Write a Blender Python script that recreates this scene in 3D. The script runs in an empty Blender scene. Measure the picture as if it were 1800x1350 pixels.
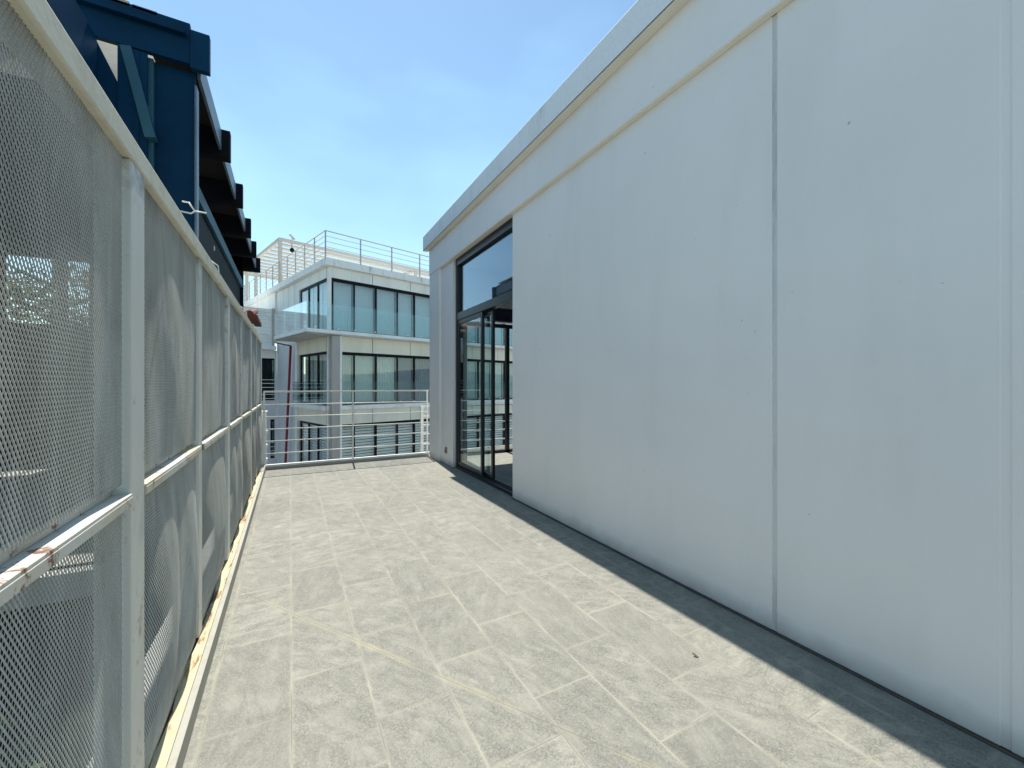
import bpy, math, random
import numpy as np
from mathutils import Vector, Matrix, Quaternion
R = math.radians
random.seed(7)
S = bpy.context.scene
COL = S.collection

# ------------------------------------------------------------------ camera
cam_d = bpy.data.cameras.new("camera")
cam = bpy.data.objects.new("camera", cam_d); COL.objects.link(cam)
cam.location = (0, 0, 1.32)
cam.rotation_euler = (R(90), 0, R(-28.28))
cam_d.sensor_width = 36; cam_d.lens = 14.5
cam_d.clip_start = 0.05; cam_d.clip_end = 3000
S.camera = cam
# ------------------------------------------------------------------ light
SUN_EL, SUN_AZ = 64.0, 4.5
w = bpy.data.worlds.new("World"); S.world = w; w.use_nodes = True
nt = w.node_tree; nt.nodes.clear()
out = nt.nodes.new('ShaderNodeOutputWorld'); bg = nt.nodes.new('ShaderNodeBackground')
sky = nt.nodes.new('ShaderNodeTexSky'); sky.sky_type = 'NISHITA'; sky.sun_disc = False
sky.sun_elevation = R(SUN_EL); sky.sun_rotation = R(SUN_AZ)
sky.air_density = 1.15; sky.dust_density = 0.1; sky.ozone_density = 0.2
tc = nt.nodes.new('ShaderNodeTexCoord')
mp = nt.nodes.new('ShaderNodeMapping'); mp.inputs['Scale'].default_value = (1.0, 1.0, 2.2)
nz = nt.nodes.new('ShaderNodeTexNoise'); nz.inputs['Scale'].default_value = 1.7
nz.inputs['Detail'].default_value = 4; nz.inputs['Roughness'].default_value = .5
cr = nt.nodes.new('ShaderNodeValToRGB')
cr.color_ramp.elements[0].position = .47; cr.color_ramp.elements[0].color = (0, 0, 0, 1)
cr.color_ramp.elements[1].position = .78; cr.color_ramp.elements[1].color = (.38, .38, .38, 1)
mx = nt.nodes.new('ShaderNodeMix'); mx.data_type = 'RGBA'
mx.inputs[7].default_value = (3.9, 6.6, 8.2, 1)      # thin high cloud veil, in sky units
L = nt.links.new
L(tc.outputs['Generated'], mp.inputs['Vector']); L(mp.outputs['Vector'], nz.inputs['Vector'])
L(nz.outputs['Fac'], cr.inputs['Fac']); L(cr.outputs['Color'], mx.inputs[0])
tn = nt.nodes.new('ShaderNodeMix'); tn.data_type = 'RGBA'; tn.blend_type = 'MULTIPLY'; tn.inputs[0].default_value = 1
tn.inputs[7].default_value = (.91, 1.02, .97, 1)      # camera white balance of the clear sky
L(sky.outputs['Color'], tn.inputs[6]); L(tn.outputs[2], mx.inputs[6]); L(mx.outputs[2], bg.inputs['Color'])
bg.inputs['Strength'].default_value = 0.115
L(bg.outputs['Background'], out.inputs['Surface'])

sd = bpy.data.lights.new("sun", 'SUN'); sd.energy = 4.6; sd.angle = R(0.53); sd.color = (1, .965, .89)
sun = bpy.data.objects.new("sun", sd); COL.objects.link(sun)
SV = Vector((math.sin(R(SUN_AZ))*math.cos(R(SUN_EL)), math.cos(R(SUN_AZ))*math.cos(R(SUN_EL)), math.sin(R(SUN_EL))))
sun.rotation_euler = SV.to_track_quat('Z', 'Y').to_euler(); sun.location = SV*60
S.view_settings.view_transform = 'Standard'; S.view_settings.look = 'None'
S.view_settings.gamma = 1; S.view_settings.exposure = 0.72
S.render.engine = 'CYCLES'
S.cycles.max_bounces = 8; S.cycles.transparent_max_bounces = 16

# ------------------------------------------------------------------ material helpers
class NT:
    def __init__(s, name):
        s.m = bpy.data.materials.new(name); s.m.use_nodes = True
        s.t = s.m.node_tree; s.b = s.t.nodes['Principled BSDF']; s.out = s.t.nodes['Material Output']
    def n(s, k, **kw):
        x = s.t.nodes.new(k)
        for a, v in kw.items(): setattr(x, a, v)
        return x
    def l(s, a, b): s.t.links.new(a, b)
    def put(s, inp, v):
        if hasattr(v, 'is_linked') or hasattr(v, 'links'): s.l(v, inp)
        else: inp.default_value = v
    def math(s, op, a, b=0.0, c=None, clamp=False):
        x = s.n('ShaderNodeMath', operation=op); x.use_clamp = clamp
        s.put(x.inputs[0], a); s.put(x.inputs[1], b)
        if c is not None: s.put(x.inputs[2], c)
        return x.outputs[0]
    def mixc(s, f, a, b, mode='MIX'):
        x = s.n('ShaderNodeMix', data_type='RGBA', blend_type=mode)
        s.put(x.inputs[0], f); s.put(x.inputs[6], a); s.put(x.inputs[7], b)
        return x.outputs[2]
    def pos(s):
        return s.n('ShaderNodeNewGeometry').outputs['Position']
    def mapv(s, v, scale=(1,1,1), rot=(0,0,0), loc=(0,0,0)):
        x = s.n('ShaderNodeMapping'); s.l(v, x.inputs['Vector'])
        x.inputs['Scale'].default_value = scale; x.inputs['Rotation'].default_value = rot; x.inputs['Location'].default_value = loc
        return x.outputs['Vector']
    def noise(s, v, scale=5, detail=5, rough=.55, dist=0):
        x = s.n('ShaderNodeTexNoise'); s.l(v, x.inputs['Vector'])
        x.inputs['Scale'].default_value = scale; x.inputs['Detail'].default_value = detail
        x.inputs['Roughness'].default_value = rough; x.inputs['Distortion'].default_value = dist
        return x.outputs['Fac']
    def ramp(s, f, lo, hi):            # clamped 0..1 between lo and hi
        x = s.n('ShaderNodeMapRange'); s.put(x.inputs[0], f)
        x.inputs[1].default_value = lo; x.inputs[2].default_value = hi; x.clamp = True
        return x.outputs[0]
    def bump(s, h, strength=.2, dist=.01):
        x = s.n('ShaderNodeBump'); s.l(h, x.inputs['Height'])
        x.inputs['Strength'].default_value = strength; x.inputs['Distance'].default_value = dist
        s.l(x.outputs['Normal'], s.b.inputs['Normal'])
    def done(s, col, rough=.6, metal=0.0, spec=None):
        s.put(s.b.inputs['Base Color'], col); s.put(s.b.inputs['Roughness'], rough)
        s.b.inputs['Metallic'].default_value = metal
        if spec is not None: s.b.inputs['Specular IOR Level'].default_value = spec
        return s.m
def c4(r, g, b): return (r, g, b, 1)

def painted(name, col, dirt=None, amt=.35, scale=3, rough=.5, bump=.15, fine=60, streak=False, spec=.4, metal=0):
    t = NT(name); p = t.pos()
    d = dirt or tuple(x*.55 for x in col)
    v = t.mapv(p, (1, 1, .12)) if streak else p
    n1 = t.ramp(t.noise(v, scale, 7, .65, .4), .48, .78)
    n2 = t.noise(p, fine, 4)
    f = t.math('MULTIPLY', n1, amt)
    c = t.mixc(f, c4(*col), c4(*d))
    c = t.mixc(t.ramp(n2, .35, .75), c, t.mixc(.10, c, c4(*d)))
    if bump: t.bump(n2, bump, .002)
    return t.done(c, rough, metal, spec)

def floor_mat():
    t = NT('slate_look_tile'); p = t.pos()
    sx = t.n('ShaderNodeSeparateXYZ'); t.l(p, sx.inputs[0]); x, y = sx.outputs[0], sx.outputs[1]
    W, H = .299, .6
    cx = t.math('DIVIDE', t.math('SUBTRACT', x, .005), W); col = t.math('FLOOR', cx); fx = t.math('FRACT', cx)
    ty = t.math('DIVIDE', t.math('SUBTRACT', t.math('SUBTRACT', y, .28), t.math('MULTIPLY', col, .2)), H)
    row = t.math('FLOOR', ty); fy = t.math('FRACT', ty)
    dx = t.math('MULTIPLY', t.math('MINIMUM', fx, t.math('SUBTRACT', 1, fx)), W)
    dy = t.math('MULTIPLY', t.math('MINIMUM', fy, t.math('SUBTRACT', 1, fy)), H)
    wn = t.n('ShaderNodeTexWhiteNoise', noise_dimensions='2D'); cb = t.n('ShaderNodeCombineXYZ')
    t.l(col, cb.inputs[0]); t.l(row, cb.inputs[1]); t.l(cb.outputs[0], wn.inputs['Vector'])
    rnd = wn.outputs['Value']
    rot = t.n('ShaderNodeVectorRotate', rotation_type='Z_AXIS'); t.l(p, rot.inputs['Vector'])
    t.l(t.math('MULTIPLY_ADD', rnd, 2.4, -.3), rot.inputs['Angle'])
    off = t.n('ShaderNodeVectorMath', operation='ADD'); t.l(rot.outputs[0], off.inputs[0])
    sc = t.n('ShaderNodeVectorMath', operation='SCALE'); t.l(wn.outputs['Color'], sc.inputs[0]); sc.inputs['Scale'].default_value = 40
    t.l(sc.outputs[0], off.inputs[1]); v = off.outputs[0]
    st = t.noise(t.mapv(v, (3.5, 11, 3)), 1.6, 8, .68, .9)
    cl = t.noise(v, 5.5, 5, .6, .5)
    gr = t.noise(v, 170, 4, .75)
    g2 = t.noise(v, 90, 4, .7)
    base = t.mixc(t.ramp(st, .36, .66), c4(.245, .245, .232), c4(.47, .46, .415))
    base = t.mixc(t.math('MULTIPLY', t.ramp(cl, .35, .7), .55), base, c4(.30, .295, .26))
    base = t.mixc(t.math('MULTIPLY', t.math('MULTIPLY', t.ramp(gr, .44, .60), t.ramp(t.noise(v, 11, 4, .6), .36, .60)), .9), base, c4(.13, .135, .13))
    base = t.mixc(t.math('MULTIPLY', t.ramp(g2, .50, .64), .55), base, c4(.50, .485, .42))
    base = t.mixc(t.math('MULTIPLY', rnd, .34), base, c4(.19, .192, .185))
    # dust caught beside the joints
    wob = t.noise(p, 9, 3)
    wob2 = t.math('MULTIPLY', wob, .028)
    hx = t.math('SUBTRACT', 1, t.math('DIVIDE', dx, t.math('ADD', wob2, .001)), clamp=True)
    hy = t.math('SUBTRACT', 1, t.math('DIVIDE', dy, t.math('ADD', wob2, .001)), clamp=True)
    h = t.math('MULTIPLY', t.math('POWER', t.math('MAXIMUM', hx, hy), 1.4), t.ramp(t.noise(p, 2.3, 3), .16, .58))
    base = t.mixc(t.math('MULTIPLY', h, .55), base, c4(.52, .505, .43))
    # drier pale haze over the far half and blotches of dust
    base = t.mixc(t.math('MULTIPLY', t.ramp(t.noise(p, 1.1, 4), .42, .7), .28), base, c4(.43, .42, .36))
    g = t.math('LESS_THAN', t.math('MINIMUM', dx, dy), .0015)
    gc = t.mixc(t.ramp(t.noise(p, 3.0, 3), .45, .6), c4(.25, .24, .205), c4(.50, .485, .41))
    base = t.mixc(g, base, gc)
    # the cut crease that runs diagonally across the tiles
    dd = t.math('ABSOLUTE', t.math('SUBTRACT', t.math('ADD', t.math('MULTIPLY', x, .8376), t.math('MULTIPLY', y, .5466)), 1.479))
    base = t.mixc(t.math('MULTIPLY', t.math('SUBTRACT', 1, t.math('DIVIDE', dd, .022), clamp=True), t.ramp(t.noise(p, 2.6, 4), .40, .66)), base, c4(.49, .46, .35))
    base = t.mixc(t.math('MULTIPLY', t.math('LESS_THAN', dd, .0016), .8), base, c4(.20, .185, .13))
    hgt = t.math('SUBTRACT', t.math('ADD', t.math('MULTIPLY', gr, .5), t.math('ADD', g2, st)), t.math('MULTIPLY', g, 2.5))
    t.bump(hgt, .5, .003)
    for mx_, my_, ma in ((.50, 6.1, .75), (.66, 6.13, .4)):
        e1 = t.math('POWER', t.math('DIVIDE', t.math('SUBTRACT', x, mx_), .085), 2); e2 = t.math('POWER', t.math('DIVIDE', t.math('SUBTRACT', y, my_), .05), 2)
        e = t.math('SUBTRACT', 1, t.math('ADD', t.math('ADD', e1, e2), t.math('MULTIPLY', t.noise(p, 30, 3), .5)), clamp=True)
        base = t.mixc(t.math('MULTIPLY', e, ma), base, c4(.12, .115, .10))
    base = t.mixc(1, base, c4(.69, .68, .63), 'MULTIPLY')
    return t.done(base, .72, 0, .3)

def kerb_yellow():
    t = NT('flaking_cream_paint_on_rust'); p = t.pos()
    n = t.noise(p, 16, 7, .7, .6); n2 = t.noise(t.mapv(p, (1, .25, 1)), 11, 6, .75, .3)
    c = t.mixc(t.ramp(n, .3, .6), c4(.56, .47, .24), c4(.50, .45, .32))
    c = t.mixc(t.ramp(n2, .545, .60), c, c4(.085, .03, .018))
    c = t.mixc(t.math('MULTIPLY', t.ramp(n2, .50, .56), .4), c, c4(.38, .24, .11))
    t.bump(n, .4, .004)
    return t.done(c, .75)

def mesh_mat():
    t = NT('dusty_galvanised_mesh'); p = t.pos()
    n = t.noise(t.mapv(p, (1, 1.5, .35)), 5, 6, .65, .8)
    n2 = t.noise(p, 1.3, 3)
    c = t.mixc(t.ramp(n, .35, .7), c4(.49, .49, .455), c4(.30, .295, .265))
    sx = t.n('ShaderNodeSeparateXYZ'); t.l(p, sx.inputs[0])
    grime = t.math('MULTIPLY', t.ramp(sx.outputs[2], 1.84, 1.96), t.ramp(t.noise(p, 7, 4), .35, .6))
    c = t.mixc(t.math('MULTIPLY', grime, .7), c, c4(.15, .135, .10))
    c = t.mixc(t.math('MULTIPLY', t.ramp(n2, .4, .7), .3), c, c4(.36, .35, .28))
    return t.done(c, .55, .15, .4)

def frame_mat():
    t = NT('chalky_grey_steel_paint'); p = t.pos()
    n = t.noise(t.mapv(p, (1, 1, .3)), 6, 6, .6, .4); f = t.noise(p, 45, 5, .6)
    c = t.mixc(t.ramp(n, .35, .75), c4(.54, .55, .515), c4(.64, .63, .56))
    r = t.noise(p, 9, 8, .75)
    c = t.mixc(t.math('MULTIPLY', t.ramp(r, .585, .66), .6), c, c4(.24, .15, .08))
    sx = t.n('ShaderNodeSeparateXYZ'); t.l(p, sx.inputs[0])
    gt = t.math('MULTIPLY', t.ramp(sx.outputs[2], 1.80, 1.93), t.ramp(t.noise(p, 18, 5, .7), .42, .58))
    c = t.mixc(t.math('MULTIPLY', gt, .6), c, c4(.16, .14, .10))
    sp = t.noise(p, 160, 3, .6)
    c = t.mixc(t.math('MULTIPLY', t.ramp(sp, .66, .72), .5), c, c4(.12, .09, .06))
    t.bump(f, .15, .002)
    return t.done(c, .55)

def rail_rusty():
    t = NT('white_paint_with_rust_spots'); p = t.pos()
    n = t.noise(p, 14, 8, .75, .3); n2 = t.noise(p, 3.2, 3)
    c = t.mixc(t.math('MULTIPLY', t.ramp(n2, .38, .6), .6), c4(.55, .545, .50), c4(.48, .39, .21))
    c = t.mixc(t.ramp(n, .56, .62), c, c4(.16, .06, .03))
    t.bump(n, .3, .003)
    return t.done(c, .6)

def wall_mat(name='white_wall_render', col=(.87, .845, .82), foot_and_specks=True):
    t = NT(name); p = t.pos()
    a = t.noise(p, .9, 4, .55, .3); b = t.noise(t.mapv(p, (1, 1, .18)), 3.2, 6, .62, .3); f = t.noise(p, 120, 4, .6)
    c = t.mixc(t.math('MULTIPLY', t.ramp(a, .35, .7), .38), c4(*col), c4(col[0]*.84, col[1]*.87, col[2]*.87))
    c = t.mixc(t.math('MULTIPLY', t.ramp(b, .50, .8), .13), c, c4(.50, .48, .43))
    if foot_and_specks:  # darker towards the wall foot, plus scattered dark specks
        sx = t.n('ShaderNodeSeparateXYZ'); t.l(p, sx.inputs[0])
        z = t.math('ADD', sx.outputs[2], t.math('MULTIPLY', t.noise(p, 6, 5, .6), -.12))
        c = t.mixc(t.math('MULTIPLY', t.math('SUBTRACT', 1, t.ramp(z, -.06, .06)), .6), c, c4(.36, .33, .28))
        sp = t.noise(p, 26, 2, .5)
        c = t.mixc(t.math('MULTIPLY', t.ramp(sp, .775, .79), .55), c, c4(.28, .26, .24))
    h = t.math('ADD', t.math('MULTIPLY', f, .35), t.math('MULTIPLY', t.noise(p, 2.2, 4), 5))
    t.bump(h, .35, .006)
    return t.done(c, .62, 0, .3)

def stained(name, col, dark=(.10, .10, .09), sc=1.0, amt=.8):
    t = NT(name); p = t.pos()
    v = t.n('ShaderNodeTexNoise'); v.inputs['Scale'].default_value = 3.2*sc; v.inputs['Detail'].default_value = 8
    v.inputs['Roughness'].default_value = .72; t.l(t.mapv(p, (1, 1, .22)), v.inputs['Vector'])
    big = t.noise(p, .7*sc, 3)
    m = t.math('MULTIPLY', t.ramp(v.outputs['Fac'], .52, .72), t.ramp(big, .38, .6))
    c = t.mixc(t.math('MULTIPLY', m, amt), c4(*col), c4(*dark))
    f = t.noise(p, 40, 4)
    c = t.mixc(t.math('MULTIPLY', t.ramp(f, .4, .7), .15), c, c4(*dark))
    t.bump(f, .2, .004)
    return t.done(c, .75, 0, .25)

def glass(name, tint=(.85, .93, .93), refl=.12, rough=.0):
    t = NT(name); t.t.nodes.remove(t.b)
    tr = t.n('ShaderNodeBsdfTransparent'); tr.inputs['Color'].default_value = c4(*tint)
    gl = t.n('ShaderNodeBsdfGlossy'); gl.inputs['Roughness'].default_value = rough
    gl.inputs['Color'].default_value = (.95, .97, 1, 1)
    lw = t.n('ShaderNodeLayerWeight'); lw.inputs['Blend'].default_value = .5
    f = t.math('ADD', t.math('MULTIPLY', t.math('POWER', lw.outputs['Facing'], 4.0), .8), refl, clamp=True)
    ms = t.n('ShaderNodeMixShader'); t.l(f, ms.inputs[0]); t.l(tr.outputs[0], ms.inputs[1]); t.l(gl.outputs[0], ms.inputs[2])
    t.l(ms.outputs[0], t.out.inputs['Surface'])
    return t.m

M = {}
M['floor'] = floor_mat()
M['yellow'] = kerb_yellow()
M['mesh'] = mesh_mat()
M['frame'] = frame_mat()
M['rail_rusty'] = rail_rusty()
M['frame_top'] = painted('dusty_beige_rail_paint', (.60, .57, .455), (.30, .25, .16), .55, 8, .65, .25)
M['wall'] = wall_mat()
M['wallint'] = wall_mat('interior_wall_paint', (.85, .86, .85), False)
M['parapet'] = stained('weathered_white_parapet', (.84, .86, .87), (.36, .36, .35), .9, .55)
M['soffit_bounce'] = painted('bounce_tinted_soffit', (.86, .82, .71), (.62, .55, .42), .4, 3, .7, .1)  # warm bounce from the sunlit floor put into the soffit colour
M['kerb'] = painted('pale_kerb_stone', (.37, .355, .30), (.24, .22, .17), .6, 6, .8, .3)
M['kerbside'] = M['kerb']
M['seal'] = painted('brown_joint_sealant', (.10, .085, .065), (.03, .03, .03), .6, 20, .9, .3)
M['groove'] = painted('grey_joint_filler', (.70, .71, .68), (.26, .27, .27), .9, 9, .8, .2, streak=True)
M['fb_frame'] = painted('black_window_frame', (.006, .007, .009), (.02, .02, .02), .3, 5, .5, 0, spec=.12)
M['white_metal'] = painted('white_rail_paint', (.86, .85, .80), (.36, .30, .22), .35, 9, .45, .05)
M['black_metal'] = painted('black_aluminium', (.018, .021, .026), (.05, .05, .05), .3, 5, .32, 0)
M['blue'] = painted('deep_blue_steel_paint', (.001, .034, .080), (.001, .010, .024), .75, 2.2, .5, .05, spec=.12)
M['teal'] = painted('worn_teal_steel_paint', (.03, .11, .15), (.010, .045, .08), .7, 2.5, .5, .05)
M['navy'] = painted('navy_interior_shade', (.010, .018, .045), (.006,.01,.02), .3, 2, .4, 0)  # navy tone paints the dimness of the room
M['edge'] = painted('weathered_blue_grey_flashing', (.12, .17, .21), (.04, .06, .08), .6, 5, .45, .05)
M['dark'] = painted('near_black_rafter_paint', (.006, .006, .010), (.012, .01, .01), .3, 3, .6, .05, spec=.12)
M['soffit'] = painted('dark_brown_roof_underside', (.030, .027, .028), (.012, .012, .013), .5, 3, .8, .1, spec=.15)
M['cream'] = painted('cream_corrugated_sheet', (.44, .37, .27), (.24, .20, .14), .5, 5, .6, .1)
M['fb_wall'] = painted('pale_grey_panel', (.85, .85, .80), (.42, .42, .38), .5, 1.4, .75, .15, streak=True)
M['fb_blue'] = painted('pale_blue_grey_render', (.66, .68, .70), (.42, .44, .46), .4, 1.2, .75, .15)
M['fb_cream'] = painted('cream_grey_spandrel', (.80, .77, .65), (.42, .41, .34), .5, 1.1, .75, .15, streak=True)
M['fb_fascia'] = stained('stained_concrete_fascia', (.86, .86, .83), (.17, .17, .16), 1.4, .9)
M['fb_col'] = stained('brown_stained_concrete', (.44, .42, .39), (.16, .13, .12), .6, .6)
M['fb_slab'] = painted('white_slab_edge', (.84, .84, .81), (.40, .40, .38), .5, 2, .7, .1)
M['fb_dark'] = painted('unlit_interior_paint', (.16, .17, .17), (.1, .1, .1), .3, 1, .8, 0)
M['board'] = painted('grey_balcony_boards', (.50, .50, .49), (.3, .3, .3), .4, 2, .7, .1)
M['pergola'] = painted('cream_pergola_paint', (.58, .53, .45), (.40, .35, .28), .35, 1.5, .6, .05)
M['rail_grey'] = painted('grey_roof_rail', (.46, .42, .39), (.22, .20, .18), .3, 3, .5, 0)
M['curtain'] = painted('pale_curtain', (.68, .72, .66), (.50, .54, .50), .4, 1.0, .9, .05)
M['curtain_d'] = painted('violet_grey_curtain', (.32, .32, .36), (.18, .18, .22), .6, 2.0, .9, .05)
M['blindtop'] = painted('blue_grey_roller_blind', (.60, .65, .66), (.46, .52, .54), .3, .7, .8, .05)
M['slat'] = painted('grey_blind_slat', (.80, .80, .74), (.6, .6, .56), .3, 2, .7, .05)
M['red'] = painted('dark_red_pipe_paint', (.26, .012, .018), (.10, .01, .01), .4, 2, .5, .05)
M['tileroof'] = painted('terracotta_tiles', (.17, .055, .032), (.08, .03, .025), .6, 6, .8, .4)
M['concrete'] = painted('grey_concrete', (.36, .36, .34), (.22, .22, .2), .5, 1.2, .85, .3)
M['ground'] = painted('asphalt_and_yards', (.20, .195, .18), (.10, .11, .08), .6, .15, .9, .3)
M['bark'] = painted('grey_bark', (.13, .10, .075), (.06, .05, .04), .6, 8, .9, .5)
M['plastic'] = painted('grey_socket_plastic', (.26, .25, .22), (.12, .12, .10), .5, 40, .6, .05)
M['glass'] = glass('clear_door_glass', (.84, .92, .93), .05)
M['glass_t'] = glass('blue_transom_glass', (.58, .72, .84), .13)
M['glass_w'] = glass('tinted_window_glass', (.91, .95, .955), .05)
M['glass_b'] = glass('pale_green_balustrade_glass', (.92, .97, .97), .04)
M['glass_bs'] = glass('sky_reflecting_balustrade_glass', (.88, .95, .96), .38)
M['glass_d'] = glass('dark_teal_window_glass', (.12, .26, .28), .03)
def leaf_mat():
    t = NT('leaf_green'); p = t.pos()
    n = t.noise(p, 2.2, 4)
    t.b.inputs['Subsurface Weight'].default_value = 0
    return t.done(t.mixc(t.ramp(n, .35, .65), c4(.045, .085, .025), c4(.13, .17, .05)), .6)
M['leaf'] = leaf_mat()

# ------------------------------------------------------------------ mesh helpers
class MB:
    def __init__(s): s.v = []; s.f = []
    def quad(s, pts):
        b = len(s.v); s.v += [tuple(p) for p in pts]; s.f.append(tuple(range(b, b+len(pts))))
    def box(s, x0, x1, y0, y1, z0, z1):
        b = len(s.v)
        s.v += [(x, y, z) for z in (z0, z1) for x, y in ((x0, y0), (x1, y0), (x1, y1), (x0, y1))]
        s.f += [tuple(b+i for i in q) for q in ((3,2,1,0), (4,5,6,7), (0,1,5,4), (1,2,6,5), (2,3,7,6), (3,0,4,7))]
        return s
    def bar(s, p, q, wd, ht=None, up=(0,0,1)):
        ht = ht or wd; p, q = Vector(p), Vector(q); d = (q-p).normalized(); u = Vector(up)
        if abs(d.dot(u)) > .98: u = Vector((1,0,0))
        sd_ = d.cross(u).normalized(); u = sd_.cross(d).normalized(); b = len(s.v)
        for e in (p, q):
            for i, j in ((-1,-1), (1,-1), (1,1), (-1,1)): s.v.append(tuple(e+sd_*wd/2*i+u*ht/2*j))
        s.f += [tuple(b+i for i in k) for k in ((0,3,2,1), (4,5,6,7), (0,1,5,4), (1,2,6,5), (2,3,7,6), (3,0,4,7))]
        return s
    def tube(s, pts, r, n=10, r2=None):
        pts = [Vector(p) for p in pts]; b = len(s.v); k = len(pts)
        for i, p in enumerate(pts):
            d = (pts[min(i+1, k-1)]-pts[max(i-1, 0)]).normalized()
            a = Vector((0,0,1)) if abs(d.z) < .95 else Vector((1,0,0))
            e1 = d.cross(a).normalized(); e2 = d.cross(e1)
            rr = r if r2 is None else r+(r2-r)*i/max(k-1, 1)
            for j in range(n):
                t = 2*math.pi*j/n; s.v.append(tuple(p+(e1*math.cos(t)+e2*math.sin(t))*rr))
        for i in range(k-1):
            for j in range(n):
                s.f.append((b+i*n+j, b+i*n+(j+1)%n, b+(i+1)*n+(j+1)%n, b+(i+1)*n+j))
        s.f.append(tuple(b+j for j in range(n))[::-1]); s.f.append(tuple(b+(k-1)*n+j for j in range(n)))
        return s
    def build(s, name, mat, parent=None, bevel=0, smooth=False):
        me = bpy.data.meshes.new(name); me.from_pydata(s.v, [], s.f); me.update()
        import bmesh
        bm = bmesh.new(); bm.from_mesh(me); bmesh.ops.recalc_face_normals(bm, faces=bm.faces); bm.to_mesh(me); bm.free()
        me.materials.append(mat)
        if smooth:
            for p in me.polygons: p.use_smooth = True
        o = bpy.data.objects.new(name, me); COL.objects.link(o)
        if parent: o.parent = parent
        if bevel:
            m = o.modifiers.new('bevel', 'BEVEL'); m.width = bevel; m.segments = 2; m.limit_method = 'ANGLE'
        return o
def box(name, mat, parent, x0, x1, y0, y1, z0, z1, bevel=0):
    return MB().box(x0, x1, y0, y1, z0, z1).build(name, mat, parent, bevel)
def thing(name, label, cat, loc=(0,0,0), rz=0, group=None):
    o = bpy.data.objects.new(name, None); COL.objects.link(o); o.location = loc; o.rotation_euler = (0,0,rz)
    o.empty_display_size = .2
    return tag(o, label, cat, group)
def tag(o, label, cat, group=None):
    o['label'] = label; o['category'] = cat
    if group: o['group'] = group
    return o
def struct(o): o['kind'] = 'structure'; return o

# ------------------------------------------------------------------ ground and terrace
g = MB(); g.quad([(-900,-900,-8), (900,-900,-8), (900,900,-8), (-900,900,-8)])
struct(g.build('ground', M['ground']))
g = MB(); g.quad([(-.326,-3.4,0), (2.33,-3.4,0), (2.33,7.34,0), (-.326,7.34,0)])
struct(g.build('terrace_floor', M['floor']))
struct(MB().box(-.62, 2.6, -3.4, 7.41, -.32, -.004).build('terrace_slab', M['concrete']))
struct(MB().box(-.3525, -.326, -3.4, 7.34, -.003, .085).build('terrace_kerb', M['kerb'], None, .003))
# ragged cream flange behind the kerb
f = MB(); prev = None
ys = np.linspace(-3.4, 7.34, 220)
for y in ys:
    j = .004*math.sin(y*5.1)+.004*math.sin(y*13+1)+random.uniform(-.0025, .0025)
    e = (-.398+j, y, .078+.004*math.sin(y*9)); i = (-.352, y, .0885)
    if prev: f.quad([prev[0], prev[1], i, e])
    prev = (e, i)
struct(f.build('kerb_flange', M['yellow']))
struct(MB().box(-.47, -.353, -3.4, 7.34, -.003, .060).build('kerb_base', M['seal']))
struct(MB().box(-.352, 2.23, 7.34, 7.41, -.003, .045).build('terrace_end_kerb', M['concrete'], None, .004))
struct(MB().box(2.247, 2.262, -3.4, 4.19, .001, .008).build('wall_base_joint', M['seal']))

# ------------------------------------------------------------------ mesh fence
LW, SW = .0112, .0195
def mesh_panel(name, width, height, bulge, seed):
    rs = np.random.RandomState(seed)
    ni, nj = int(width/(LW/2)), int(height/(SW/2))
    I, J = np.meshgrid(np.arange(ni+1), np.arange(nj+1), indexing='ij')
    ok = ((I+J) % 2 == 0)
    seg = []
    for dj in (1, -1):
        m = ok & (I < ni) & (J+dj >= 0) & (J+dj <= nj)
        seg.append(np.stack([I[m], J[m], I[m]+1, J[m]+dj], 1))
    s = np.concatenate(seg).astype(float)
    p = s[:, :2]*[LW/2, SW/2]; q = s[:, 2:]*[LW/2, SW/2]
    wd, th = .0020, .0011
    d = q-p; d /= np.linalg.norm(d, axis=1)[:, None]; nrm = np.stack([-d[:, 1], d[:, 0]], 1)
    V = []
    for e in (p, q):
        for i, j in ((-1, -1), (1, -1), (1, 1), (-1, 1)):
            yz = e+nrm*wd/2*i
            V.append(np.stack([th/2*j + np.sign(i)*.0004*np.ones(len(e)), yz[:, 0], yz[:, 1]], 1))
    V = np.stack(V, 1).reshape(-1, 3)
    V[:, 0] += bulge(V[:, 1]/width, V[:, 2]/height)
    n = len(s); base = (np.arange(n)*8)[:, None]
    F = np.concatenate([base+np.array(k) for k in ((0,1,5,4), (1,2,6,5), (2,3,7,6), (3,0,4,7))])
    me = bpy.data.meshes.new(name)
    me.vertices.add(len(V)); me.vertices.foreach_set('co', V.astype(np.float32).ravel())
    me.loops.add(len(F)*4); me.loops.foreach_set('vertex_index', F.astype(np.int32).ravel())
    me.polygons.add(len(F)); me.polygons.foreach_set('loop_start', (np.arange(len(F))*4).astype(np.int32))
    me.polygons.foreach_set('loop_total', np.full(len(F), 4, np.int32))
    me.update(calc_edges=True); me.materials.append(M['mesh'])
    return me
def env(a): return np.clip(np.sin(np.pi*np.clip(a, 0, 1)), 0, 1)
b_up1 = lambda a, b: .007*env(a)*env(b)**.7+.003*np.sin(a*7+b*3)*env(a)*env(b)
b_up2 = lambda a, b: .012*env(a)**.8*env(b)**.8+.004*np.sin(a*11+1+b*4)*env(b)*env(a)
b_lo1 = lambda a, b: .010*env(a)*env(b)
b_lo2 = lambda a, b: env(b)**.6*(.034*env(np.clip(a/.62, 0, 1))**1.2+.040*env(np.clip((a-.5)/.5, 0, 1))**1.2)*(.55+.45*np.cos((b-.35)*2.6))
b_lo3 = lambda a, b: env(b)**.7*(.05*env(a)**1.3+.010*np.sin(a*9.5))*(.6+.4*np.cos((b-.4)*2.5))*env(a)**.3
PW = .86
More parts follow.
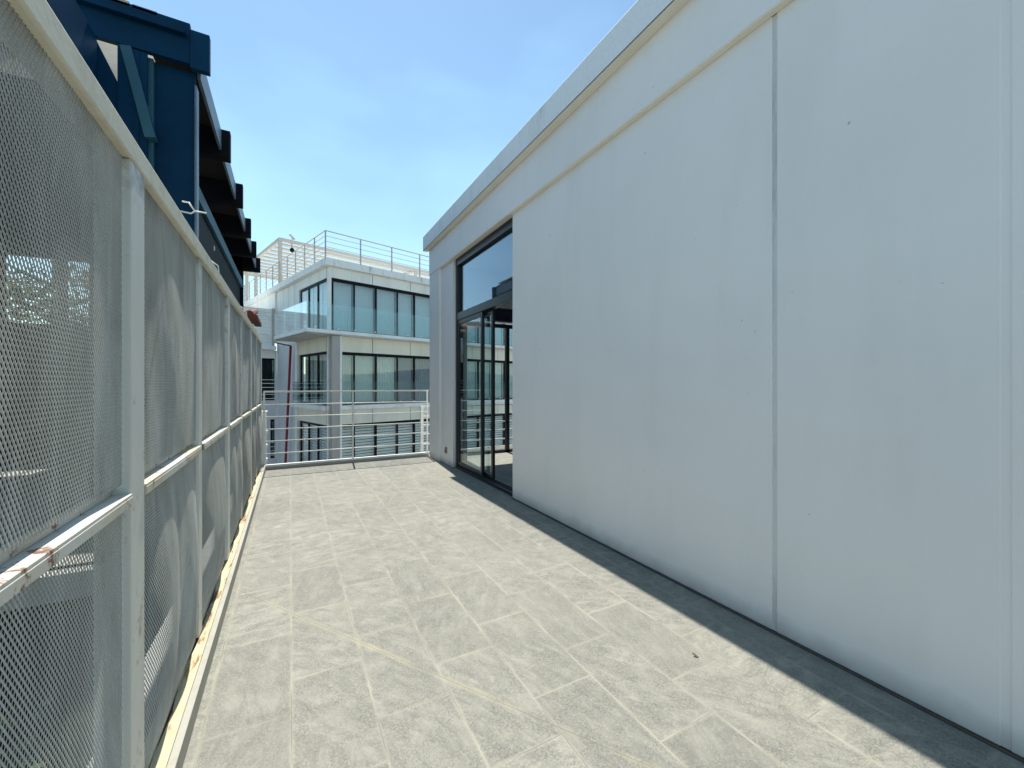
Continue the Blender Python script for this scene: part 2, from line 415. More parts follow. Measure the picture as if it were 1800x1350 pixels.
meshes = {k: mesh_panel('mesh_panel', PW, h, fn, i) for i, (k, h, fn) in enumerate((
    ('u1', .905, b_up1), ('u2', .905, b_up2), ('l1', .885, b_lo1), ('l2', .885, b_lo2), ('l3', .885, b_lo3)))}
fence = thing('mesh_fence', 'tall grey expanded metal mesh screen fence along the left edge of the terrace', 'fence', (-.40, 0, 0))
posts = [-1.45, -.45, .55, 1.55, 2.53, 3.55, 4.52, 5.5, 6.45, 7.37]
for i, y in enumerate(posts):
    main = i % 2 == 1
    hw, fx = (.062, .016) if main else (.042, .010)
    o = box('post', M['frame'], fence, -.06, fx, y-hw, y+hw, .085, 1.937, .004)
for i in range(len(posts)-1):
    hw0, hw1 = (.062, .042) if i % 2 == 1 else (.042, .062)
    y0, y1 = posts[i]+hw0, posts[i+1]-hw1
    lo = {2: 'l1', 3: 'l2', 4: 'l3', 5: 'l2', 6: 'l3', 7: 'l2', 8: 'l3'}.get(i, 'l1')
    up = 'u2' if i in (3, 5, 7) else 'u1'
    for key, z in ((up, 1.047), (lo, .098)):
        o = bpy.data.objects.new('mesh_panel', meshes[key]); COL.objects.link(o); o.parent = fence
        o.location = (-.002, y0+.005, z); o.scale = (1, (y1-y0-.004)/PW, 1)
    # bent angle rail between the posts
    r = MB(); r.box(-.030, .020, y0, y1, 1.012, 1.020); r.box(.014, .021, y0, y1, .988, 1.012); r.box(-.030, -.022, y0, y1, 1.020, 1.044)
    r.build('middle_rail', M['rail_rusty'], fence, .0015)
    box('frame_bar', M['frame'], fence, -.035, -.004, y0, y1, .070, .100)
MB().box(-.060, .019, -1.5, 7.43, 1.938, 2.005).build('top_rail', M['frame_top'], fence, .006)
for y, z, dz in ((2.9, 2.04, .02), (4.55, 2.04, .03), (4.68, 2.04, .015), (5.9, 2.04, .04), (6.6, 2.04, .035), (7.0, 2.04, .03)):
    w_ = MB(); w_.tube([(-.02, y, 2.004), (0, y+.01, z-.03+dz), (.03, y+.03, z-.03), (.036, y+.02, z-.07)], .003, 6)
    w_.build('tie_wire', M['white_metal'], fence)
# small bent wire hook on top of the fence
hk = MB()
A = Vector((-.375, 2.08, 2.037))
hk.tube([(-.392, 2.03, 1.995), (-.345, 2.04, 1.995), (-.335, 2.05, 2.010), (-.300, 2.07, 2.016)], .0032, 8)
hk.tube([(-.335, 2.05, 2.010), (-.356, 2.06, 2.044), (-.378, 2.07, 2.048)], .0032, 8)
tag(hk.build('wire_hook', M['white_metal'], None, 0, True), 'small white forked wire hook sticking out of the fence top rail', 'hook')

# ------------------------------------------------------------------ railing at the end of the terrace
rl = thing('terrace_railing', 'white horizontal bar railing closing the far end of the tiled terrace', 'railing', (0, 7.37, 0))
for z in (1.0, .81, .62, .435, .245):
    MB().tube([(-.34, 0, z), (2.225, 0, z)], .0085, 8).build('bar', M['white_metal'], rl, 0, True)
MB().box(-.36, 2.225, -.016, .016, 1.188, 1.212).build('top_rail', M['white_metal'], rl, .002)
MB().box(-.345, 2.225, -.022, .024, .046, .078).build('bottom_rail', M['white_metal'], rl, .002)
for x in (-.352, .93, 2.205):
    MB().box(x-.013, x+.013, -.008, .008, .078, 1.188).build('post', M['white_metal'], rl, .001)
# white stub post with cap behind the railing at the fence
sp = thing('stub_post', 'short wide white steel post with sunlit cap behind the railing beside the fence', 'post', (-.36, 7.58, -.1))
MB().box(-.12, .03, -.06, .06, 0, .985).build('shaft', M['white_metal'], sp, .003)
MB().box(-.13, .045, -.075, .075, .985, .995).build('cap', M['white_metal'], sp, .002)
for z in (.2, .42, .64): MB().box(.03, .045, -.05, .03, z, z+.05).build('bracket', M['white_metal'], sp, .002)
# second railing, on the ledge beyond the white building
r2 = thing('side_railing', 'white railing with flat bars on the ledge beyond the white building', 'railing', (2.2, 7.80, 0))
MB().box(0, .055, -.03, .03, -.05, .90).build('post', M['white_metal'], r2, .002)
for x in (2.0, 4.2): MB().box(x, x+.04, -.02, .02, -.05, .90).build('post', M['white_metal'], r2, .002)
for z in (.885, .70, .53, .355, .16, .0):
    MB().box(.055, 4.6, -.012, .012, z-.012, z+.012).build('bar', M['white_metal'], r2, .001)

# ------------------------------------------------------------------ white building on the right
wb = thing('white_building', 'white rendered building with overhanging parapet and black framed glass door on the right', 'building', (2.26, -3.4, 0))
wb_loc = Vector((2.26, -3.4, 0))
def wpart(name, mat, x0, x1, y0, y1, z0, z1, bevel=0, parent=None):
    m = MB().box(x0, x1, y0, y1, z0, z1); o = m.build(name, mat, parent or wb, bevel); 
    if parent is None: o.location = -wb_loc
    return o
wpart('roof_band', M['wall'], 2.214, 2.50, -3.4, 7.28, 3.285, 3.742, .003)
wpart('corner_pier', M['wall'], 2.222, 2.50, 6.735, 7.28, .004, 3.276, .003)
wpart('wall', M['wall'], 2.26, 2.50, 6.16, 6.733, .004, 3.288, .002)
wpart('wall', M['wall'], 2.26, 2.50, 1.280, 4.19, .010, 3.288, .004)
wpart('wall', M['wall'], 2.26, 2.50, .475, 1.254, .010, 3.288, .004)
wpart('wall', M['wall'], 2.26, 2.50, -3.4, .452, .010, 3.288, .004)
for y in (1.267, .4635):
    wpart('wall_joint', M['groove'] if y > 1 else M['wall'], 2.264, 2.30, y-.022, y+.022, .012, 3.276)
wpart('parapet', M['parapet'], 2.13, 2.40, -3.6, 7.385, 3.744, 3.995, .006)
wpart('drip_edge', M['seal'], 2.129, 2.133, -3.6, 7.387, 3.740, 3.7435)
wpart('soffit', M['soffit_bounce'], 2.134, 2.213, -3.6, 7.38, 3.735, 3.7435)
wpart('soffit', M['soffit_bounce'], 2.217, 2.259, -3.4, 7.278, 3.2775, 3.2848)
wpart('roof', M['parapet'], 2.40, 8.3, -3.6, 7.385, 3.746, 3.90)
wpart('ceiling', M['wallint'], 2.502, 8.0, -3.4, 7.1, 3.44, 3.743)
wpart('interior_wall', M['wallint'], 8.0, 8.25, -3.4, 7.28, -.3, 3.743)
wpart('interior_wall', M['wallint'], 2.502, 7.998, 1.0, 1.15, .0, 3.438)
wpart('end_wall', M['wall'], 6.1, 7.998, 7.02, 7.28, .0, 3.742)
wpart('end_wall', M['wall'], 2.502, 2.68, 7.02, 7.278, .0, 3.742)
wpart('lintel', M['wall'], 2.682, 6.098, 7.05, 7.277, 2.52, 3.742)
wpart('interior_shade_panel', M['navy'], 2.682, 6.098, 6.90, 7.048, 2.50, 2.74)  # added panel; its navy colour stands in for the dim interior
wpart('room_floor', M['floor'], 2.36, 7.998, 1.152, 7.9, -.3, -.002)
wpart('ledge', M['concrete'], 2.02, 7.0, 7.415, 7.9, -.3, -.02)
wpart('lower_storey', M['fb_wall'], -.60, 8.3, -3.4, 7.40, -8, -.325)
# sliding door and transom
door = thing('_', '', '')
COL.objects.unlink(door); bpy.data.objects.remove(door)
dr = bpy.data.objects.new('sliding_door', None); COL.objects.link(dr); dr.parent = wb; dr.location = Vector((2.33, 4.0, 0))-wb_loc
DX = 2.33
def dpart(name, mat, x0, x1, y0, y1, z0, z1, bevel=.002):
    o = MB().box(x0-DX, x1-DX, y0-4.0, y1-4.0, z0, z1).build(name, mat, dr, bevel); return o
f = MB()
f.box(2.30-DX, 2.40-DX, 2.085, 2.157, .004, 3.28)           # far jamb
f.box(2.30-DX, 2.40-DX, .02, 2.085, 3.17, 3.28)             # head
f.box(2.298-DX, 2.402-DX, .02, 2.085, 2.315, 2.425)           # transom bar
f.box(2.29-DX, 2.41-DX, .02, 2.085, .004, .045)             # sill
f.box(2.325-DX, 2.331-DX, .02, 2.085, .045, .062); f.box(2.372-DX, 2.378-DX, .02, 2.085, .045, .062)
f.build('frame', M['black_metal'], dr, .002)
dpart('transom_pane', M['glass_t'], 2.345, 2.353, 4.02, 6.085, 2.425, 3.17, 0)
def leaf(y0, y1, x, name='door_leaf'):
    l = MB(); t = .05
    l.box(x-DX-.018, x-DX+.018, y0-4, y0-4+t, .062, 2.315); l.box(x-DX-.018, x-DX+.018, y1-4-t, y1-4, .062, 2.315)
    l.box(x-DX-.018, x-DX+.018, y0-4+t, y1-4-t, .062, .11); l.box(x-DX-.018, x-DX+.018, y0-4+t, y1-4-t, 2.25, 2.315)
    lf = l.build(name, M['black_metal'], dr, .002)
    p = MB().box(x-DX-.004, x-DX+.004, y0-4+t, y1-4-t, .11, 2.25).build('pane', M['glass'], lf)
leaf(5.16, 6.083, 2.328)
leaf(4.92, 5.30, 2.375)
# north side opening frame
nf = MB()
for x in (2.70, 3.72, 4.72, 6.03): nf.box(x-DX-.035, x-DX+.035, 3.08, 3.15, .0, 2.40)
nf.box(2.67-DX, 6.06-DX, 3.08, 3.15, 2.40, 2.47); nf.box(2.67-DX, 6.06-DX, 3.08, 3.15, .0, .05)
no = nf.build('garden_side_frame', M['black_metal'], wb, .002); no.location = Vector((2.33, 4.0, 0))-wb_loc
# power outlet
ot = thing('power_outlet', 'small grey weatherproof power outlet low on the white wall left of the door', 'outlet', (2.2605, 6.47, .235))
MB().box(-.022, .0, -.035, .035, -.05, .05).build('cover', M['plastic'], ot, .004)
MB().box(-.027, -.022, -.02, .02, -.03, .012).build('flap', M['seal'], ot, .002)
# dead leaf
lf = MB()
for k in range(6):
    a0, a1 = k/6, (k+1)/6
    wv = lambda a: .006*math.sin(math.pi*a)+.0006
    lf.quad([(-wv(a0), a0*.03, .003+.010*a0*a0), (wv(a0), a0*.03, .005+.010*a0*a0), (wv(a1), a1*.03, .005+.010*a1*a1), (-wv(a1), a1*.03, .003+.010*a1*a1)])
o = lf.build('dead_leaf', M['bark']); o.location = (1.735, 1.325, 0); o.rotation_euler = (0, 0, .5)
md = o.modifiers.new('solid', 'SOLIDIFY'); md.thickness = .001
tag(o, 'tiny curled dark leaf lying on the sunlit tiles near the wall shadow', 'leaf')

# ------------------------------------------------------------------ dark blue steel pavilion behind the fence
pv = thing('steel_pavilion', 'dark blue steel framed roof structure with black rafter ends rising behind the mesh fence', 'building', (0, 4.3, 0))
def ppart(name, mat, x0, x1, y0, y1, z0, z1, bevel=0):
    return MB().box(x0, x1, y0-4.3, y1-4.3, z0, z1).build(name, mat, pv, bevel)
ppart('gable_beam', M['blue'], -7.0, -.735, 4.30, 4.345, 3.99, 4.325, .002)
ppart('beam_end', M['blue'], -.733, -.60, 4.285, 4.345, 3.955, 4.27, .004)
ppart('beam_flange', M['blue'], -7.0, -.76, 4.25, 4.298, 4.20, 4.235, .002)
for y in (5.69, 7.1, 8.5, 9.8, 11.05):
    ppart('rafter', M['dark'], -6.9, -.60, y-.05, y+.05, 3.87, 4.19, .003)
ys = (4.36, 5.69, 7.1, 8.5, 9.8, 11.05)
for a, b in zip(ys[:-1], ys[1:]):
    ppart('fascia', M['edge'], -.705, -.68, a+.052, b-.052, 3.95, 4.17, .002)
rf = MB(); k = 0; x = -7.0
while x < -.86:                                        # corrugated cream roof sheet
    x2 = min(x+.09, -.86); z0 = 4.345+(.03 if k % 2 else 0); z1 = 4.345+(0 if k % 2 else .03)
    y0_ = 2.6 if -1.9 < x < -1.05 else .1
    rf.quad([(x, y0_, z0), (x2, y0_, z1), (x2, 6.9, z1), (x, 6.9, z0)]); x = x2; k += 1
o = rf.build('roof_sheet', M['cream'], pv); m_ = o.modifiers.new('s', 'SOLIDIFY'); m_.thickness = .004
ppart('roof_underside', M['soffit'], -7.0, -.706, 6.9, 11.1, 4.195, 4.225)
ppart('roof_underside', M['soffit'], -1.06, -.706, 4.348, 6.898, 4.195, 4.225)
ppart('roof_underside', M['soffit'], -7.0, -1.9, 4.348, 6.898, 4.195, 4.225)
ppart('dark_backdrop', M['soffit'], -7.0, -1.065, 4.42, 4.5, -8, -.1)  # dark backdrop added below the floor to darken the mesh holes
lp = MB()
for k in range(-2, 26):                                    # lower sloped roof of cream corrugated sheet
    ya, yb = .16+k*.0462, .16+(k+1)*.0462; za, zb = 3.66+k*.0438, 3.66+(k+1)*.0438; zm = (za+zb)/2+.016; ym = (ya+yb)/2
    lp.quad([(-2.6, ya, za), (-1.2, ya, za), (-1.2, ym, zm), (-2.6, ym, zm)])
    lp.quad([(-2.6, ym, zm), (-1.2, ym, zm), (-1.2, yb, zb), (-2.6, yb, zb)])
lp.build('lower_roof_sheet', M['cream'], pv)
ppart('roof_trim', M['cream'], -7.0, -1.12, 4.30, 4.36, 4.303, 4.34)
ppart('roof_trim', M['edge'], -1.10, -.95, 4.30, 4.36, 4.303, 4.33)
# corner column: web between two flanges, seen from the web side
ppart('column', M['blue'], -.985, -.715, 4.40, 4.415, -8, 3.98)
ppart('gusset', M['blue'], -1.10, -1.012, 4.31, 4.33, 2.0, 3.98)
ppart('column_flange', M['teal'], -1.02, -.985, 4.36, 4.46, -8, 3.98, .002)
ppart('column_flange', M['edge'], -.715, -.70, 4.36, 4.46, -8, 3.86, .002)
MB().bar((-1.14, .03, 3.98), (-.99, .03, 3.30), .09, .07).build('brace', M['teal'], pv, .003)
MB().bar((-1.40, .03, 4.0), (-1.17, .03, 3.48), .02, .13, (1, 0, .4)).build('brace', M['blue'], pv, .002)
ppart('brace_post', M['blue'], -1.19, -1.06, 4.305, 4.35, 2.0, 3.98)
ppart('side_beam', M['blue'], -1.40, -1.30, 2.6, 4.28, 3.45, 3.96, .003)
ppart('wall_beam', M['teal'], -.97, -.93, 4.48, 11.0, 3.46, 3.62, .003)
ppart('wall', M['dark'], -1.06, -.975, 4.48, 10.9, -8, 3.60)
for y in (5.35, 5.9, 7.3):
    ppart('vent', M['white_metal'], -.974, -.966, y, y+.05, 3.26, 3.32)
ppart('column', M['dark'], -1.0, -.92, 10.9, 11.02, -8, 3.86)
ppart('back_beam', M['dark'], -7.0, -.95, 11.0, 11.1, 3.70, 4.19)
ppart('back_wall', M['soffit'], -7.0, -1.07, 11.0, 11.1, -8, 2.45)
ppart('back_wall', M['soffit'], -3.45, -1.07, 11.0, 11.1, 2.452, 3.698)
ppart('back_wall', M['soffit'], -7.0, -4.6, 11.0, 11.1, 2.452, 3.698)
ppart('side_wall', M['soffit'], -7.2, -7.0, 4.3, 11.1, -8, 4.19)
ppart('floor', M['concrete'], -7.0, -1.07, 4.3, 11.0, -.3, -.1)
ppart('middle_column', M['dark'], -2.19, -2.13, 6.2, 6.26, -.1, 3.87)

# ------------------------------------------------------------------ small tiled roof beyond the pavilion
tr_ = thing('tiled_outbuilding', 'small outbuilding with red clay tile eave between the fence and pale wing', 'building', (-2.2, 14.1, 0))
MB().box(-1.5, .95, -.6, .9, -8, 3.15).build('wall', M['soffit'], tr_)
r_ = MB()
for i in range(16):
    x0 = -1.6+i*.19
    r_.tube([(x0, -.95, 3.22), (x0, .9, 3.56)], .085, 8)
r_.box(-1.7, 1.42, -.93, .9, 3.10, 3.20)
r_.build('roof', M['tileroof'], tr_, 0, False)

# ------------------------------------------------------------------ far apartment building (a along its long side, b into its depth)
ROT = R(16.72); FO = (1.396, 18.55, 0)
fb = thing('apartment_building', 'white concrete apartment building with dark window frames and glass balconies beyond the railing', 'building', FO, ROT)
def fp(name, mat, x0, x1, y0, y1, z0, z1, bevel=0, parent=None):
    return MB().box(x0, x1, y0, y1, z0, z1).build(name, mat, parent or fb, bevel)
LEN, DEP = 17.0, 16.0
fp('roof', M['fb_fascia'], -.22, LEN, -.22, DEP, 6.17, 6.46, .01)
# spandrels
MULL = [.16, 1.10, 2.09, 3.16, 4.06, 5.1, 6.1, 7.15, 8.1, 9.15, 10.1, 11.1, 12.2, 13.2, 14.3, 15.3, 16.3]
LM = [.14, 1.27, 2.38, 3.43]
lev = ((3.42, 5.73, 6.165), (.33, 2.68, 3.325), (-2.76, -.39, .235), (-5.85, -3.48, -2.86))
for li, (z0, zt, z1) in enumerate(lev):
    for a in range(0, 9):
        x0, x1 = a*1.9+.02, a*1.9+1.89
        fp('spandrel', M['fb_cream' if li else 'fb_wall'], x0, min(x1, LEN-.1), -.03, .16, zt, z1)
    fp('spandrel', M['fb_cream' if li else 'fb_wall'], -.03, .14, .17, 3.5, zt, z1)
    # glazing of the long side: one framed window per bay
    for k in range(len(MULL)-1):
        x0, x1 = MULL[k], MULL[k+1]
        f = MB(); w0 = .10 if k in (0,) else (.055 if k % 2 else .085)
        f.box(x0-w0/2, x0+w0/2, .02, .10, z0+.1, zt); f.box(x0+w0/2, x1-.03, .02, .10, zt-.13, zt-.001); f.box(x0+w0/2, x1-.03, .02, .10, z0+.1, z0+.16)
        wi = f.build('window', M['fb_frame'], fb)
        fp('pane', M['glass_w'], x0+w0/2, x1-.03, .05, .06, z0+.16, zt-.13, 0, wi)
        if li == 2:
            s = MB(); zz = z0+.2
            while zz < zt-.15:
                s.bar((x0+.06, .17, zz), (x1-.04, .17, zz), .012, .095, (0, .35, 1)); zz += .125
            s.build('blind', M['slat'], wi)
        else:
            c = MB(); n = 24; mt = M['blindtop'] if li == 0 else (M['curtain_d'] if (li == 1 and k in (3, 4)) else M['curtain'])
            amp = .004 if li == 0 else .03
            pr = None
            for q in range(n+1):
                xx = x0+.03+(x1-x0-.06)*q/n; yy = .26+amp*math.sin(q*2.1+k)
                if pr: c.quad([(pr[0], pr[1], z0+.17), (xx, yy, z0+.17), (xx, yy, zt), (pr[0], pr[1], zt)])
                pr = (xx, yy)
            c.build('curtain', mt, wi)
    for k in range(3):
        y0, y1 = LM[k], LM[k+1]
        f = MB(); f.box(.02, .10, y0-.04, y0+.04, z0+.1, zt); f.box(.02, .10, y0+.04, y1-.04, zt-.10, zt-.001); f.box(.02, .10, y0+.04, y1-.04, z0+.1, z0+.16)
        if k == 2: f.box(.02, .10, y1-.04, y1, z0+.1, zt)
        wi = f.build('window', M['fb_frame'], fb)
        fp('pane', M['glass_w'], .05, .06, y0+.04, y1-.04, z0+.16, zt-.10, 0, wi)
        if li == 2 or k != 2 or True:
            if li == 2:
                s = MB(); zz = z0+.2
                while zz < zt-.15:
                    s.bar((.17, y0+.06, zz), (.17, y1-.04, zz), .012, .095, (.35, 0, 1)); zz += .125
                s.build('blind', M['slat'], wi)
            else:
                c = MB(); pr = None
                for q in range(25):
                    yy = y0+.03+(y1-y0-.08)*q/24; xx = .24+(.004 if li == 0 else .03)*math.sin(q*2.1)
                    if pr: c.quad([(xx, yy, z0+.17), pr and (pr[0], pr[1], z0+.17), (pr[0], pr[1], zt), (xx, yy, zt)])
                    pr = (xx, yy)
                c.build('curtain', M['blindtop'] if li == 0 else M['slat'], wi)
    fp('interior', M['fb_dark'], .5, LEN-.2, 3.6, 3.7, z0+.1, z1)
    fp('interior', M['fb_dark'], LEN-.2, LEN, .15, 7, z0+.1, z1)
# floors
for z in (.12, -2.95, -6.0):
    fp('floor_slab', M['fb_slab'], .0, LEN, .0, 7, z, z+.295)
    fp('slab_edge', M['fb_slab'], -.10, LEN, -.14, -.002, z+.12, z+.295, .006)
    fp('slab_edge', M['fb_slab'], -.24, -.002, -.002, 4.0, z+.12, z+.295, .006)
fp('floor_slab', M['fb_slab'], .0, LEN, .0, 7, 3.33, 3.50)
bl = fp('balcony_slab', M['fb_slab'], -1.02, LEN, -.46, -.04, 3.335, 3.50, .008)
fp('balcony_slab', M['fb_slab'], -1.02, -.04, -.038, 3.72, 3.335, 3.50, .008)
for k in range(11):
    fp('board', M['board'], -.98, -.08, -.40+k*.37, -.40+k*.37+.30, 3.295, 3.322, .004, bl)
fp('slab_trim', M['rail_grey'], -1.03, LEN, -.475, -.461, 3.325, 3.36)
fp('slab_trim', M['rail_grey'], -1.035, -1.021, -.46, 3.72, 3.325, 3.36)
fp('board_gap_shade', M['fb_dark'], -.99, -.06, -.41, 3.70, 3.324, 3.334, 0, bl)  # dark sheet added so the gaps between boards look shaded
# balustrades
for k in range(11):
    x0 = -1.0+k*1.6
    o = fp('glass_balustrade', M['glass_b'], x0+.01, x0+1.58, -.44, -.425, 3.50, 4.56)
    for xx in (x0+.3, x0+1.2): fp('clamp', M['white_metal'], xx, xx+.05, -.455, -.41, 3.55, 3.60, .004, o)
for k in range(3):
    y0 = -.42+k*1.38
    o = fp('glass_balustrade', M['glass_bs'], -1.0, -.985, y0+.01, y0+1.36, 3.50, 4.56)
    for yy in (y0+.3, y0+1.0): fp('clamp', M['white_metal'], -1.015, -.97, yy, yy+.05, 3.55, 3.60, .004, o)
for k in range(10):
    x0 = .42+k*1.6
    o = fp('glass_balustrade', M['glass_b'], x0+.01, x0+1.58, -.11, -.095, .43, 1.42)
    for xx in (x0+.3, x0+1.2): fp('clamp', M['white_metal'], xx, xx+.05, -.13, -.08, .48, .53, .004, o)
o = fp('glass_balustrade', M['glass_b'], -.21, -.195, .1, 3.7, .43, 1.42)
# columns and walls
fp('column', M['fb_slab'], -.02, .11, -.02, .13, -8, 6.165)
fp('column', M['fb_col'], .0, .33, -.36, -.15, -8, 3.30, .01)
fp('column_strip', M['fb_slab'], .335, .42, -.34, -.15, -8, 3.30)
fp('side_wall', M['fb_blue'], -.01, .2, 3.52, 6.95, -8, 3.33)
fp('pilaster', M['fb_slab'], -.12, -.012, 3.5, 3.75, -8, 3.32)
fp('side_wall', M['fb_wall'], -.01, .2, 3.52, 6.95, 3.502, 6.165)
for y in (4.2, 5.0, 5.8): fp('wall_joint', M['rail_grey'], -.016, -.011, y, y+.025, 3.6, 6.16)
fp('side_wall', M['fb_wall'], -.10, .2, 6.952, DEP, 3.6, 6.165)
# wing to the left
fp('wing_wall', M['fb_blue'], -.12, -.012, 6.96, 7.2, -8, 3.1)
fp('wing_wall', M['fb_wall'], -6.0, -.12, 6.96, 7.2, 2.67, 3.1)
fp('wing_wall', M['fb_blue'], -6.0, -.12, 6.96, 7.2, -.55, .46)
fp('wing_wall', M['fb_blue'], -6.0, -.32, 6.96, 7.2, -2.6, -.55)
fp('wing_wall', M['fb_blue'], -6.0, -.12, 6.96, 7.2, -8, -2.6)
fp('wing_slab', M['fb_slab'], -6.0, -.14, 6.55, 7.2, 3.102, 3.30, .006)
fp('wing_body', M['fb_wall'], -6.0, -.13, 7.6, 12, -8, 5.25)
for k in range(10):
    fp('siding', M['fb_slab'], -6.0, -.25, 6.96-.006*(k % 2), 7.2, 3.31+k*.195, 3.31+k*.195+.188, .004)
fp('shadowed_strip', M['rail_grey'], -.25, -.13, 6.9, 7.2, 3.305, 5.3)  # grey strip stands in for the shadowed edge beside the siding
for (x0, x1, z0, z1) in ((-4.6, -.12, .46, 2.67), (-.318, -.12, -2.6, -.55)):
    f = MB(); f.box(x0, x1, 7.0, 7.04, z1-.10, z1); f.box(x0, x1, 7.0, 7.04, z0, z0+.06)
    f.box(x1-.05, x1, 7.0, 7.04, z0+.06, z1-.10); f.box((x0 if z0 < 0 else x1-.62), (x0+.05 if z0 < 0 else x1-.56), 7.0, 7.04, z0+.06, z1-.10)
    wi = f.build('window', M['fb_frame'], fb)
    fp('pane', M['glass_d'], x0+.01, x1-.05, 7.045, 7.055, z0+.06, z1-.10, 0, wi)
    fp('backing', M['fb_dark'], x0, x1, 7.35, 7.4, z0, z1, 0, wi)
    zs = (1.54, 1.35, 1.14, .78, .56) if z0 > 0 else (-1.75, -1.98, -2.2, -2.42)
    b_ = MB()
    for z in zs: b_.box(x0, x1, 6.92, 6.945, z-.015, z+.015)
    b_.build('guard_bars', M['white_metal'], wi)
pp = MB(); pp.tube([(-.20, 4.1, 3.14), (-.22, 4.9, -3.2), (-.22, 4.9, -8)], .055, 10)
pp.tube([(-.9, 4.0, 3.24), (-.20, 4.05, 3.14)], .03, 8)
pp.build('downpipe', M['red'], fb, 0, True)
# something inside the side glazing: curtain at first floor is in windows already

# roof railing
rr = thing('roof_railing', 'thin grey metal railing around the roof edge of the apartment building', 'railing', (FO[0], FO[1], 6.46), ROT)
for z in (1.08, .87, .65, .43, .21):
    rad = .022 if z > 1 else .012
    MB().tube([(-.2, 14.2, z), (-.2, -.2, z)], rad, 6).build('bar', M['rail_grey'], rr)
    MB().tube([(-.2, -.2, z), (16.5, -.2, z)], rad, 6).build('bar', M['rail_grey'], rr)
pt = None
spots = [(-.2+1.47*i, -.2) for i in range(12)]+[(-.2, -.2+1.2*i) for i in range(1, 13)]
for x, y in spots:
    if pt is None:
        pt = MB().box(-.022, .022, -.022, .022, -.02, 1.08).build('post', M['rail_grey'], rr); q = pt
    else:
        q = pt.copy(); COL.objects.link(q); q.parent = rr
    q.location = (x, y, 0)
# pergola on the roof
pg = thing('roof_pergola', 'cream slatted pergola canopy standing on the apartment building roof', 'pergola', (FO[0], FO[1], 6.46), ROT)
zt = 2.42
MB().box(-.1, 16.5, 6.3, 6.45, zt-.12, zt+.06).build('beam', M['pergola'], pg, .005)
MB().box(-.1, 16.5, 15.3, 15.45, zt-.12, zt+.06).build('beam', M['pergola'], pg, .005)
MB().box(-.1, .04, 6.452, 15.298, zt-.12, zt+.06).build('beam', M['pergola'], pg, .005)
MB().box(8.0, 8.14, 6.452, 15.298, zt-.12, zt+.04).build('beam', M['pergola'], pg, .005)
k = 0; y = 6.9
while y < 15.2:
    MB().box(.042, 16.5, y, y+.36, zt-.09, zt-.03).build('slat', M['pergola'], pg)
    y += .78
for x, y in ((-.1, 6.3), (-.1, 11.0), (.15, 14.3), (8.0, 6.3), (5.2, 15.3)):
    MB().box(x, x+.16, y, y+.15, 0, zt-.121).build('column', M['pergola'], pg, .005)
MB().box(7.4, 7.7, 6.2, 6.5, -.0, .35).build('base_block', M['cream'], pg)
sc_ = thing('security_camera', 'black security camera hanging under the front corner of the roof pergola', 'camera', (FO[0], FO[1], 6.46), ROT)
MB().tube([(.55, 6.4, zt-.12), (.55, 6.4, zt-.42)], .03, 8).build('bracket', M['rail_grey'], sc_)
MB().tube([(.50, 6.2, zt-.50), (.62, 6.55, zt-.42)], .11, 12).build('housing', M['dark'], sc_, 0, True)
fl = thing('roof_floodlight', 'small tilted grey floodlight on top of the pergola beam', 'floodlight', (FO[0], FO[1], 6.46), ROT)
MB().bar((.55, 6.37, zt+.05), (.55, 6.37, zt+.22), .03).build('stem', M['rail_grey'], fl)
MB().bar((.40, 6.25, zt+.30), (.68, 6.42, zt+.15), .12, .05).build('lamp_head', M['rail_grey'], fl, .01)

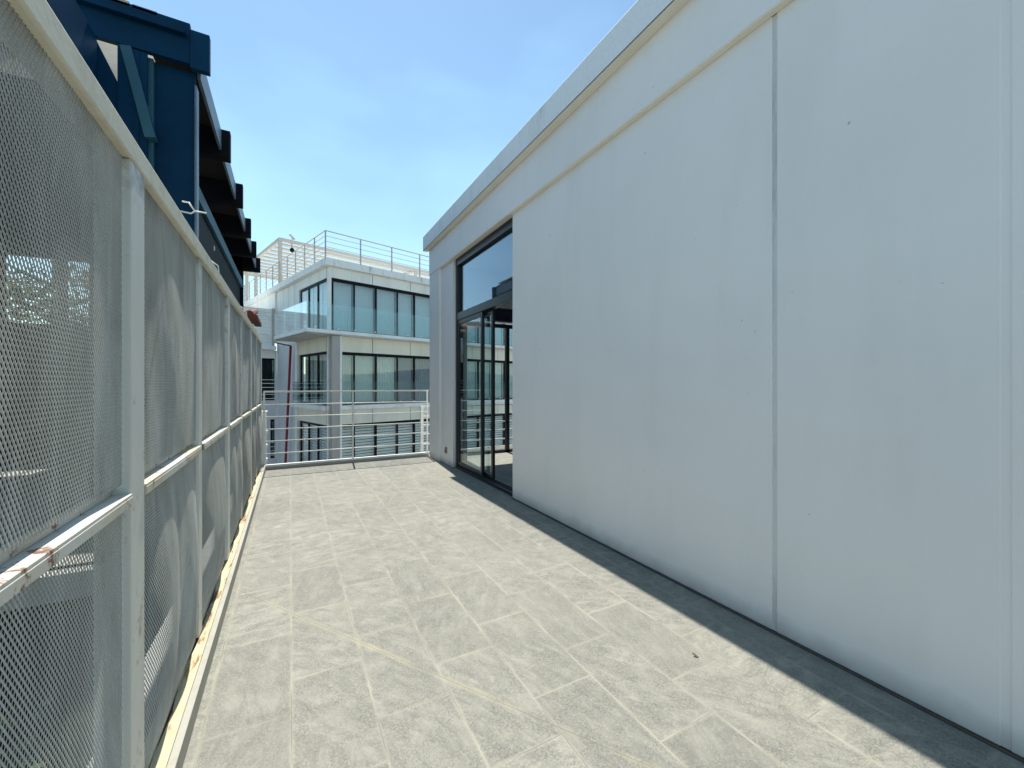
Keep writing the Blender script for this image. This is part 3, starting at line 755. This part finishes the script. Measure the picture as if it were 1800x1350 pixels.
# ------------------------------------------------------------------ trees seen through the mesh
def tree(loc, h, r, seed, label, lfs=1.0, ncl=70):
    rs = random.Random(seed)
    t = thing('tree', label, 'tree', loc, 0, 'trees behind the pavilion')
    tk = MB(); tk.tube([(0,0,0), (.1,0,h*.35), (0,.1,h*.7), (.05,0,h*.95)], .20, 8, .04)
    for k in range(9):
        a = rs.uniform(0, 6.28); z = h*rs.uniform(.4, .8); l = r*rs.uniform(.6, .95)
        tk.tube([(0,0,z), (l*.5*math.cos(a), l*.5*math.sin(a), z+l*.25), (l*math.cos(a), l*math.sin(a), z+l*.6)], .06, 6, .012)
    tk.build('trunk', M['bark'], t)
    V = []; F = []
    for k in range(ncl):
        a = rs.uniform(0, 6.28); ph = math.acos(rs.uniform(-1, 1)); q = r*rs.uniform(.35, 1)**.6
        c = Vector((q*math.sin(ph)*math.cos(a), q*math.sin(ph)*math.sin(a), h*.72+q*.85*math.cos(ph)))
        s_ = r*rs.uniform(.10, .24)
        for j in range(90):
            p = c+Vector((rs.gauss(0, s_), rs.gauss(0, s_), rs.gauss(0, s_*.7)))
            u = Vector((rs.uniform(-1,1), rs.uniform(-1,1), rs.uniform(-.6,.6))).normalized(); v = u.orthogonal().normalized()
            ll = rs.uniform(.07, .13)*lfs; b = len(V)
            V += [tuple(p-u*ll), tuple(p+v*ll*.4), tuple(p+u*ll), tuple(p-v*ll*.4)]; F.append((b, b+1, b+2, b+3))
    me = bpy.data.meshes.new('crown'); me.from_pydata(V, [], F); me.materials.append(M['leaf'])
    o = bpy.data.objects.new('crown', me); COL.objects.link(o); o.parent = t
tree((-5.6, 15.6, -8), 15.4, 1.5, 1, 'thin dark tree crossing the bright gap under the pavilion roof', .9, 26)
tree((-11.5, 21.0, -8), 12.4, 3.0, 2, 'broad green tree far behind the pavilion at the left edge')
tree((-2.5, 2.8, -8), 9.7, 1.25, 5, 'small leafy tree close behind the mesh fence, its crown reaching just above the middle rail', .45)
# ------------------------------------------------------------------ terrain ring added to cover the bare horizon in window reflections
hb = MB(); rs = random.Random(3); pr = None
for i in range(121):
    a = 2*math.pi*i/120; rad = 900
    h = 34+14*math.sin(a*3+1)+9*math.sin(a*7+.4)+5*math.sin(a*17)
    if i == 120: h = h0
    if i == 0: h0 = h
    p = [(rad*.72*math.cos(a), rad*.72*math.sin(a), -8.2), (rad*.86*math.cos(a), rad*.86*math.sin(a), h*.6), (rad*math.cos(a), rad*math.sin(a), h), (rad*1.2*math.cos(a), rad*1.2*math.sin(a), -9)]
    if pr:
        for k in range(3): hb.quad([pr[k], p[k], p[k+1], pr[k+1]])
    pr = p
M['horizon_green'] = painted('horizon_ring_green', (.10, .13, .12), (.16, .17, .16), .6, .012, .95, 0)
struct(hb.build('horizon_ring', M['horizon_green'], None, 0, True))
